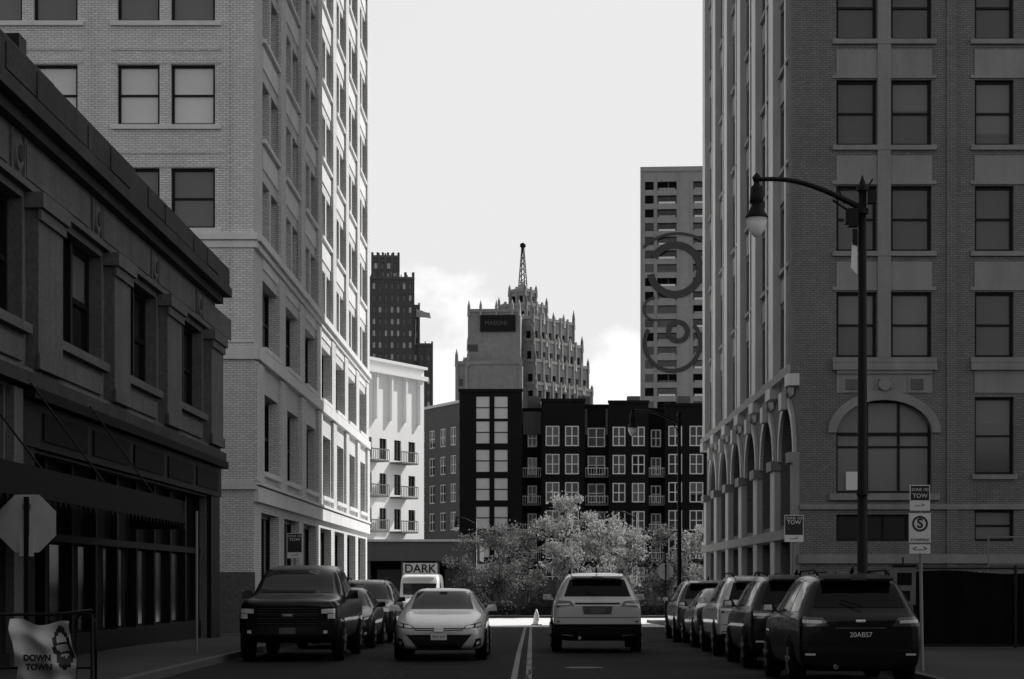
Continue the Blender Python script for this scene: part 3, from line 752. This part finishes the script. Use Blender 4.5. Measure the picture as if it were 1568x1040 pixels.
for i in range(8): p.tube([(8.2,43+2.5*i,0),(8.2,43+2.5*i,1.85)],.03,'iron',6)
p.obj('posts_and_mesh',e)
e=MB()
for i in range(7): e.tube([(13.5+1.3*i,58,0),(13.5+1.3*i,58,2.9)],.03,'steel',6)
e.tube([(13.5,58,2.9),(22,58,2.9)],.03,'steel',6); e.tube([(13.5,58,2.1),(22,58,2.1)],.02,'steel',6)
e.obj('pipe_railing')
c=MB(); c.box(-.25,.25,-.25,.25,0,.04,'iron'); c.tube([(0,0,.04),(0,0,.3),(0,0,.31),(0,0,.5),(0,0,.51),(0,0,.75)],[.19,.14,.14,.10,.10,.03],'sign_w',12)
o=c.obj('traffic_cone'); o.location=(.2,93,gz(93))
c=MB(); c.tube([(0,0,0),(0,0,.05),(0,0,.06),(0,0,.55),(0,0,.62),(0,0,.72),(0,0,.76)],[.16,.16,.11,.11,.13,.08,.03],'grpanel',12); c.tube([(-.2,0,.45),(.2,0,.45)],.055,'grpanel',8); c.tube([(0,-.18,.4),(0,0,.4)],.07,'grpanel',8)
o=c.obj('fire_hydrant'); o.location=(-8.2,57,gz(57)+.13)

# ------------------------------------------------------------ vehicles
def vehicle(name,kind,x,y,away,paint,W=1.85,feat=None,lower=None):
    """local frame: front at y=0 facing -Y, tail at y=L; (x,y) = end nearest the viewpoint"""
    feat=feat or {}
    S={'sedan':(4.95,[ # y zb belt top hw rw
        (0.0,.34,.55,.62,.66,.42),(.04,.26,.60,.68,.80,.56),(.16,.22,.68,.755,.90,.68),(.5,.20,.76,.85,.97,.74),(1.0,.20,.84,.94,.99,.76),(1.38,.20,.90,1.0,1.0,.76),
        (1.5,.20,.92,1.06,1.0,.76),(2.1,.20,.95,1.40,1.0,.62),(2.3,.20,.95,1.445,1.0,.605),(3.0,.20,.96,1.465,1.0,.60),(3.45,.20,.97,1.42,1.0,.61),(4.15,.20,.99,1.13,.99,.70),(4.3,.20,.99,1.09,.98,.72),
        (4.7,.22,.97,1.07,.94,.72),(4.88,.26,.93,1.02,.86,.66),(4.95,.36,.8,.9,.76,.55)],.325,(.93,3.8)),
       'suv':(4.75,[
        (0.0,.42,.75,.84,.66,.46),(.04,.32,.84,.93,.82,.60),(.14,.27,.92,1.0,.91,.72),(.45,.25,.97,1.05,.98,.78),(1.0,.25,1.02,1.12,1.0,.80),(1.25,.25,1.05,1.16,1.0,.80),
        (1.35,.25,1.06,1.21,1.0,.79),(1.95,.25,1.08,1.60,1.0,.68),(2.2,.25,1.08,1.69,1.0,.675),(3.0,.25,1.09,1.73,1.0,.67),(3.8,.25,1.10,1.715,1.0,.665),(4.2,.25,1.10,1.66,.99,.66),(4.32,.25,1.10,1.62,.99,.66),
        (4.6,.26,1.08,1.18,.98,.78),(4.69,.27,1.02,1.10,.97,.77),(4.75,.34,.88,1.02,.93,.72)],.36,(.9,3.75)),
       'pickup':(5.9,[
        (0.0,.50,1.0,1.14,.84,.70),(.04,.42,1.08,1.2,.93,.78),(.12,.38,1.12,1.24,.97,.84),(.5,.36,1.14,1.27,1.0,.84),(1.2,.36,1.17,1.30,1.0,.84),(1.4,.36,1.18,1.33,1.0,.83),
        (2.05,.36,1.20,1.80,1.0,.74),(2.3,.36,1.20,1.9,1.0,.71),(3.2,.36,1.20,1.95,1.0,.71),(3.85,.36,1.20,1.93,1.0,.71),(4.0,.36,1.20,1.86,1.0,.71),(4.1,.36,1.22,1.36,1.0,.84),
        (5.0,.38,1.22,1.36,1.0,.86),(5.75,.40,1.22,1.36,.98,.86),(5.9,.48,1.2,1.33,.94,.82)],.40,(1.0,4.7)),
       'van':(5.6,[
        (0.0,.42,.9,1.0,.72,.5),(.08,.32,1.0,1.1,.88,.62),(.4,.28,1.1,1.22,.97,.75),(.9,.28,1.15,1.35,1.0,.8),(1.6,.28,1.2,2.2,1.0,.86),(1.9,.28,1.3,2.38,1.0,.88),
        (3.0,.28,1.3,2.42,1.0,.88),(5.3,.28,1.3,2.42,1.0,.88),(5.5,.28,1.3,2.38,1.0,.87),(5.6,.34,1.25,2.2,.97,.82)],.36,(.95,4.5))}
    Ln,st,wr,wy=S[kind]; hw0=W/2
    e=empty(name,(x,y+(Ln if away else 0),gz(y)),math.pi if away else 0)
    V=[];Fc=[]
    for (yy,zb,belt,top,hf,rf) in st:
        hw=hf*hw0; rw=rf*hw0
        half=[(hw*.5,zb),(hw*.9,zb+.01),(hw*.975,zb+.12),(hw,zb+(belt-zb)*.55),(hw*.985,belt-.05),(hw*.95,belt+.005),(rw+.05,top-max(.02,(top-belt)*.14)),(rw-.06,top-.012),(rw*.5,top)]
        V.append([(a,yy,b) for a,b in half]+[(-a,yy,b) for a,b in reversed(half)])
    n=18; verts=[p for r in V for p in r]
    for j in range(len(V)-1):
        for i in range(n):
            a=j*n+i;b=j*n+(i+1)%n; Fc.append((a,b,b+n,a+n))
    for base,rv in ((0,1),((len(V)-1)*n,0)):
        for i in range(8):
            q=(base+i,base+i+1,base+n-2-i,base+n-1-i); Fc.append(q if not rv else q[::-1])
    me=bpy.data.meshes.new('body'); me.from_pydata(verts,[],Fc); me.update()
    o=bpy.data.objects.new('body',me); scene.collection.objects.link(o)
    md=o.modifiers.new('s','SUBSURF'); md.levels=2; md.render_levels=2
    dg=bpy.context.evaluated_depsgraph_get(); ev=o.evaluated_get(dg); nm=bpy.data.meshes.new_from_object(ev)
    o.modifiers.clear(); o.data=nm; nm.materials.clear(); nm.materials.append(M[paint])
    nm.polygons.foreach_set('use_smooth',[True]*len(nm.polygons)); o.parent=e
    if lower:
        nm.materials.append(M['plastic'])
        for pz in nm.polygons:
            if pz.center.z<lower: pz.material_index=1
    bv=BVHTree.FromPolygons([v.co[:] for v in nm.vertices],[tuple(p.vertices) for p in nm.polygons])
    D=MB()
    def patch(ax,c,m,off=.008,nu=8,nv=5,sm=True):
        grid={}
        for i in range(nu+1):
            for j in range(nv+1):
                u=i/nu;v=j/nv
                a=(c[0][0]*(1-u)+c[1][0]*u)*(1-v)+(c[3][0]*(1-u)+c[2][0]*u)*v
                z=(c[0][1]*(1-u)+c[1][1]*u)*(1-v)+(c[3][1]*(1-u)+c[2][1]*u)*v
                if ax=='F': og,dr=Vector((a,-2,z)),Vector((0,1,0))
                elif ax=='R': og,dr=Vector((a,Ln+2,z)),Vector((0,-1,0))
                elif ax=='S': og,dr=Vector((3,a,z)),Vector((-1,0,0))
                else: og,dr=Vector((-3,a,z)),Vector((1,0,0))
                h=bv.ray_cast(og,dr)
                if h[0] is not None: grid[i,j]=h[0]-dr*off
        idx={}
        for k,p in grid.items(): idx[k]=len(D.v); D.v.append(tuple(p))
        mi=D.mi(m)
        for i in range(nu):
            for j in range(nv):
                q=[(i,j),(i+1,j),(i+1,j+1),(i,j+1)]
                if all(k in idx for k in q): D.f.append(tuple(idx[k] for k in q)); D.m.append(mi); D.sm.append(sm)
    def sym(ax,c,m,off=.008,**k):
        patch(ax,c,m,off,**k); patch(ax,[(-a,z) for a,z in c],m,off,**k)
    def rect(ax,a0,a1,z0,z1,m,off=.008,**k): patch(ax,[(a0,z0),(a1,z0),(a1,z1),(a0,z1)],m,off,**k)
    def sides(c,m,off=.006,**k): patch('S',c,m,off,**k); patch('T',c,m,off,**k)
    w=hw0
    if kind=='sedan':
        patch('F',[(-.70*w,1.03),(.70*w,1.03),(.58*w,1.39),(-.58*w,1.39)],'carglass',.01,nu=14,nv=8)
        rect('F',-.08,.08,1.33,1.38,'plastic',.02,nu=2,nv=2)
        patch('R',[(-.64*w,1.14),(.64*w,1.14),(.54*w,1.37),(-.54*w,1.37)],'carglass',.01,nu=14,nv=8)
        sides([(1.75,.99),(2.85,.99),(2.85,1.37),(2.25,1.34)],'carglass'); sides([(2.92,.99),(3.9,1.02),(3.5,1.32),(2.92,1.37)],'carglass')
        sym('F',[(.52*w,.655),(.90*w,.68),(.94*w,.79),(.58*w,.715)],'plastic',.012); sym('F',[(.56*w,.665),(.74*w,.68),(.76*w,.735),(.60*w,.71)],'hlamp',.02); sym('F',[(.78*w,.69),(.88*w,.70),(.91*w,.77),(.80*w,.745)],'hlamp',.02)
        patch('F',[(-.46*w,.26),(.46*w,.26),(.70*w,.53),(-.70*w,.53)],'plastic',.012,nu=14)
        patch('F',[(-.72*w,.535),(.72*w,.535),(.72*w,.55),(-.72*w,.55)],'chrome',.018,nu=14,nv=1)
        for k in range(5): rect('F',-(.50+.035*k)*w,(.50+.035*k)*w,.29+.045*k,.298+.045*k,'tlamp',.02,nu=12,nv=1)
        patch('F',[(-.5*w,.62),(.5*w,.62),(.54*w,.665),(-.54*w,.665)],'plastic',.012,nu=12,nv=2)
        patch('F',[(-.5*w,.635),(.5*w,.635),(.5*w,.645),(-.5*w,.645)],'chrome',.02,nu=12,nv=1)
        rect('F',-.09,.09,.60,.69,'chrome',.025,nu=4,nv=3)
        sym('F',[(.72*w,.27),(.90*w,.32),(.90*w,.47),(.80*w,.45)],'plastic',.012); sym('F',[(.80*w,.33),(.87*w,.35),(.87*w,.41),(.81*w,.39)],'hlamp',.02)
        rect('F',-.5*w,.5*w,.22,.25,'plastic',.02,nu=10,nv=1)
        rect('F',-.16,.16,.43,.56,'sign_w',.03,nu=2,nv=2)
        sym('R',[(.45*w,.82),(.93*w,.84),(.93*w,.96),(.5*w,.94)],'tlamp',.01); rect('R',-.16,.16,.62,.75,'sign_w',.01,nu=2)
    if kind in('suv',):
        patch('F',[(-.72*w,1.2),(.72*w,1.2),(.64*w,1.6),(-.64*w,1.6)],'carglass',.01,nu=14,nv=8)
        patch('R',[(-.74*w,1.21),(.74*w,1.21),(.61*w,1.57),(-.61*w,1.57)],'carglass',.01,nu=14,nv=8)
        sides([(1.7,1.13),(2.5,1.13),(2.5,1.6),(2.05,1.57)],'carglass'); sides([(2.57,1.13),(3.45,1.13),(3.45,1.6),(2.57,1.6)],'carglass'); sides([(3.52,1.13),(4.3,1.15),(4.1,1.56),(3.52,1.6)],'carglass')
        sym('F',[(.48*w,.84),(.92*w,.86),(.92*w,.97),(.5*w,.95)],'hlamp',.012)
        patch('F',[(-.45*w,.62),(.45*w,.62),(.46*w,.9),(-.46*w,.9)],'plastic',.012,nu=10); rect('F',-.45*w,.45*w,.76,.79,'chrome',.02,nu=10,nv=1)
        rect('F',-.8*w,.8*w,.34,.5,'plastic',.012,nu=12)
        if feat.get('style')=='wide':
            sym('R',[(.50*w,1.00),(.965*w,.97),(.95*w,1.13),(.60*w,1.11)],'tlamp',.012); sym('R',[(.62*w,1.03),(.9*w,1.02),(.9*w,1.05),(.62*w,1.06)],'hlamp',.02,nv=1)
            rect('R',-.50*w,.50*w,1.045,1.075,'plastic',.016,nu=8,nv=1)
            patch('R',[(-.3*w,.83),(.3*w,.83),(.34*w,1.0),(-.34*w,1.0)],'car_grey',.01); rect('R',-.16,.16,.85,.97,'grpanel',.02,nu=2,nv=2)
            rect('R',-.95*w,.95*w,.28,.62,'plastic',.012,nu=14); sym('R',[(.55*w,.36),(.8*w,.38),(.8*w,.41),(.55*w,.39)],'chrome',.02,nv=1)
            rect('R',-.9*w,.9*w,.755,.765,'plastic',.01,nu=12,nv=1); sym('R',[(.84*w,.66),(.9*w,.66),(.9*w,.69),(.84*w,.69)],'tlamp',.02)
            sides([(.4,.26),(4.5,.26),(4.5,.44),(.4,.44)],'plastic',.005,nu=12)
        else:
            sym('R',[(.50*w,.93),(.95*w,.93),(.95*w,1.08),(.60*w,1.06)],'tlamp',.012)
            sym('R',[(.62*w,.975),(.92*w,.98),(.92*w,1.03),(.62*w,1.02)],'hlamp',.02)
            rect('R',-.17,.17,.74,.87,'plastic',.016,nu=2,nv=2); rect('R',-.4*w,.4*w,.90,.912,'chrome',.016,nu=8,nv=1)
            rect('R',-.07,.07,.985,1.03,'chrome',.02,nu=3,nv=2)
            rect('R',-.9*w,.9*w,.32,.55,'plastic',.012,nu=14); sym('R',[(.72*w,.50),(.88*w,.50),(.88*w,.53),(.72*w,.53)],'hlamp',.02)
            rect('R',-.92*w,.92*w,.68,.69,'plastic',.010,nu=12,nv=1)
        D.hexa([(-.58*w,4.22,1.64),(.58*w,4.22,1.64),(.56*w,4.52,1.605),(-.56*w,4.52,1.605),(-.58*w,4.22,1.69),(.58*w,4.22,1.69),(.56*w,4.52,1.64),(-.56*w,4.52,1.64)],paint)
        D.tube([(-.12*w,4.525,1.622),(.12*w,4.525,1.622)],.01,'tlamp',5)
        for sx in (-1,1): D.tube([(sx*.58*w,2.1,1.70),(sx*.59*w,2.3,1.765),(sx*.59*w,3.8,1.77),(sx*.58*w,4.1,1.69)],.018,'plastic',6)
        D.tube([(-.05,4.66,1.22),(.28,4.58,1.32)],.008,'plastic',5)
        D.tube([(0,3.9,1.73),(0,4.05,1.81),(0,4.15,1.72)],[.03,.015,.005],'plastic',6)
        D.tube([(.4*w,4.6,.33),(.4*w,4.8,.33)],.04,'chrome',8)
    if kind=='pickup':
        patch('F',[(-.74*w,1.37),(.74*w,1.37),(.66*w,1.84),(-.66*w,1.84)],'carglass',.012,nu=14,nv=8)
        sides([(1.95,1.25),(2.8,1.25),(2.8,1.8),(2.3,1.76)],'carglass'); sides([(2.9,1.25),(3.85,1.25),(3.85,1.78),(2.9,1.8)],'carglass')
        rect('F',-.62*w,.62*w,.74,1.11,'plastic',.012,nu=12)
        rect('F',-.62*w,.62*w,.905,.95,'car_black',.035,nu=12,nv=1)
        for k in range(7): rect('F',-.60*w,.60*w,.76+.05*k,.767+.05*k,'car_grey',.022,nu=12,nv=1)
        rect('F',-.12,.12,.89,.97,'car_grey',.045,nu=4,nv=2); rect('F',-.09,.09,.915,.945,'chrome',.055,nu=4,nv=2)
        sym('F',[(.64*w,.84),(.94*w,.85),(.94*w,1.10),(.64*w,1.09)],'plastic',.012); sym('F',[(.66*w,.96),(.92*w,.97),(.92*w,1.06),(.66*w,1.05)],'hlamp',.022); sym('F',[(.78*w,.86),(.92*w,.86),(.92*w,.96),(.78*w,.95)],'hlamp',.022)
        rect('F',-.95*w,.95*w,.53,.70,'car_dark',.06,nu=14); rect('F',-.5*w,.5*w,.42,.52,'plastic',.02); sym('F',[(.70*w,.57),(.78*w,.57),(.78*w,.63),(.70*w,.63)],'hlamp',.07)
        rect('F',-.16,.16,.56,.68,'grpanel',.07,nu=2)
    if kind=='van':
        patch('F',[(-.74*w,1.42),(.74*w,1.42),(.78*w,1.95),(-.78*w,1.95)],'carglass',.01,nu=12); sym('F',[(.5*w,.85),(.9*w,.88),(.9*w,1.08),(.55*w,1.0)],'hlamp',.01)
        rect('F',-.45*w,.45*w,.6,.9,'plastic',.01); rect('F',-.85*w,.85*w,.35,.5,'plastic',.01,nu=12)
        sides([(1.5,1.35),(2.4,1.35),(2.4,2.0),(1.8,1.95)],'carglass')
        D.box(-.8*w,.8*w,1.75,1.8,2.36,2.9,'sign_w')
    for a in ((2.88,) if kind!='van' else (2.5,)): sides([(a,.35),(a+.02,.35),(a+.02,1.0),(a,1.0)],'plastic',.004,nu=1)
    belt=st[len(st)//2][2]
    for a in (2.5,3.5): sides([(a,belt-.12),(a+.2,belt-.12),(a+.2,belt-.085),(a,belt-.085)],'chrome' if kind=='sedan' else 'plastic',.03,nu=2,nv=1)
    mz=belt+.04; my=1.85 if kind!='pickup' else 2.05; ms=.12 if kind!='pickup' else .17
    for sx in (-1,1):
        x0=sx*(w*.93); x1=sx*(w+.2)
        D.hexa([(x0,my,mz-.02),(x1,my-.03,mz-.0),(x1,my+.1,mz-.0),(x0,my+.08,mz-.02),(x0+sx*.05,my,mz+.03),(x1-sx*.02,my-.02,mz+ms),(x1-sx*.02,my+.09,mz+ms),(x0+sx*.08,my+.08,mz+ms)],paint)
        D.poly([(x0+sx*.10,my+.101,mz+.01),(x1-sx*.02,my+.104,mz+.01),(x1-sx*.03,my+.104,mz+ms-.02),(x0+sx*.11,my+.101,mz+ms-.02)],'chrome')
    for yy in wy:
        for ax in('S','T'):
            sgx=1 if ax=='S' else -1
            n_=20; pts=[]
            for i in range(n_):
                an=2*math.pi*i/n_; a=yy+(wr+.07)*math.cos(an); z=wr+(wr+.07)*math.sin(an)
                pts.append((a,max(z,st[6][1]+.03)))
            P3=[]
            for a,z in pts:
                h=bv.ray_cast(Vector((3*sgx,a,z)),Vector((-sgx,0,0)))
                if h[0] is not None: P3.append(tuple(h[0]+Vector((.004*sgx,0,0))))
            if len(P3)>3: D.poly(P3,'plastic')
        for sx in (-1,1):
            xo=sx*(w+.012); xi=sx*(w-.22)
            D.tube([(xi,yy,wr),(xi+sx*.03,yy,wr),(xo-sx*.03,yy,wr),(xo,yy,wr)],[wr*.9,wr,wr,wr*.93],'tyre',24)
            D.tube([(xo+sx*.001,yy,wr),(xo+sx*.006,yy,wr)],wr*.66,'plastic',20)
            for k in range(5):
                an=R(72*k+20); c_,s_=math.cos(an),math.sin(an); rr=wr*.64
                D.hexa([(xo+sx*d,yy+c_*r-s_*t,wr+s_*r+c_*t) for d in (.008,.025) for r,t in ((.03,-.045),(rr,-.03),(rr,.03),(.03,.045))],'rim')
            D.tube([(xo,yy,wr),(xo+sx*.03,yy,wr)],.06,'rim',12)
    D.obj('trim_glass_wheels',e)
    if feat.get('plate'):
        h=bv.ray_cast(Vector((0,Ln+2,.8)),Vector((0,-1,0)))
        text('number_plate_text',feat['plate'],.105,(0,h[0].y+.03,.805),(R(90),0,math.pi),'sign_w',e)
    if feat.get('fplate'):
        h=bv.ray_cast(Vector((0,-2,.49)),Vector((0,1,0))); text('number_plate_text',feat['fplate'],.07,(0,h[0].y-.045,.495),(R(90),0,0),'sign_b',e)
    return e
vehicle('sedan_car','sedan',-1.86,39,False,'car_silver',1.85,{'fplate':'8AY 214'})
v=vehicle('suv_car','suv',1.45,43.5,True,'car_silver',2.0,{'style':'wide'},lower=.6); v.scale=(1,1,1.045)
vehicle('pickup_truck','pickup',-4.83,38.7,False,'car_black',2.03)
vehicle('parked_car','sedan',-4.75,46.6,False,'car_dark',1.85)
vehicle('parked_suv','suv',-4.7,53.0,False,'car_dark',1.9)
v=vehicle('delivery_van','van',-5.25,90,False,'car_white',2.0)
text('van_lettering','DARK',.55,(0,1.74,2.62),(R(90),0,0),'sign_b',v,bold=.01)
vehicle('parked_suv','suv',4.86,29.0,True,'car_black',1.86,{'plate':'20ABS7'})
vehicle('parked_suv','suv',4.85,35.2,True,'car_black',1.9)
vehicle('parked_suv','suv',4.85,41.2,True,'car_white',1.9,lower=.5)
vehicle('parked_car','sedan',4.85,47.0,True,'car_dark',1.85)
vehicle('parked_suv','suv',4.85,53.2,True,'car_grey',1.88)

# ------------------------------------------------------------ sky, sun, camera
az=R(46); el=R(42)
ts=Vector((math.sin(az)*math.cos(el),math.cos(az)*math.cos(el),math.sin(el)))
sd=bpy.data.lights.new('sun','SUN'); sd.energy=5; sd.angle=R(.5); sd.color=(1,.985,.96)
so=bpy.data.objects.new('sun',sd); so.rotation_euler=ts.to_track_quat('Z','Y').to_euler(); so.location=(60,60,90); scene.collection.objects.link(so)
w=bpy.data.worlds.new('World'); scene.world=w; w.use_nodes=True; N=w.node_tree.nodes; L=w.node_tree.links
bg=N['Background']; sk=N.new('ShaderNodeTexSky'); sk.sky_type='NISHITA'; sk.sun_disc=False; sk.sun_elevation=el; sk.sun_rotation=az; sk.air_density=1; sk.dust_density=2.5
bw=N.new('ShaderNodeRGBToBW'); L.new(sk.outputs[0],bw.inputs[0])
gm=N.new('ShaderNodeMath'); gm.operation='MULTIPLY'; gm.inputs[1].default_value=1.3; L.new(bw.outputs[0],gm.inputs[0])
mn=N.new('ShaderNodeMath'); mn.operation='SMOOTH_MIN'; mn.inputs[1].default_value=5.55; mn.inputs[2].default_value=1.0; L.new(gm.outputs[0],mn.inputs[0])
tc=N.new('ShaderNodeTexCoord'); sp=N.new('ShaderNodeSeparateXYZ'); L.new(tc.outputs['Generated'],sp.inputs[0])
mp=N.new('ShaderNodeMapping'); mp.inputs['Scale'].default_value=(1,1,1.6); L.new(tc.outputs['Generated'],mp.inputs[0])
nz=N.new('ShaderNodeTexNoise'); nz.inputs['Scale'].default_value=14; nz.inputs['Detail'].default_value=7; nz.inputs['Roughness'].default_value=.55; L.new(mp.outputs[0],nz.inputs['Vector'])
mr=N.new('ShaderNodeMapRange'); L.new(sp.outputs[2],mr.inputs[0]); mr.inputs[1].default_value=.08; mr.inputs[2].default_value=.20; mr.inputs[3].default_value=.17; mr.inputs[4].default_value=-.25
ad=N.new('ShaderNodeMath'); ad.operation='ADD'; L.new(nz.outputs['Fac'],ad.inputs[0]); L.new(mr.outputs[0],ad.inputs[1])
cr=N.new('ShaderNodeValToRGB'); cr.color_ramp.elements[0].position=.51; cr.color_ramp.elements[1].position=.62; L.new(ad.outputs[0],cr.inputs[0])
mx=N.new('ShaderNodeMix'); mx.data_type='FLOAT'; L.new(cr.outputs[0],mx.inputs['Factor']); L.new(mn.outputs[0],mx.inputs['A']); mx.inputs['B'].default_value=6.9
L.new(mx.outputs['Result'],bg.inputs['Color']); bg.inputs['Strength'].default_value=.15
cd=bpy.data.cameras.new('camera'); cd.sensor_width=36; cd.lens=68.9; cd.shift_x=-.0198; cd.shift_y=.236; cd.clip_end=6000; cd.clip_start=.1
co=bpy.data.objects.new('camera',cd); co.location=(0,0,1.6); co.rotation_euler=(R(90),0,0); scene.collection.objects.link(co); scene.camera=co
scene.view_settings.view_transform='Standard'; scene.view_settings.look='None'; scene.view_settings.exposure=0
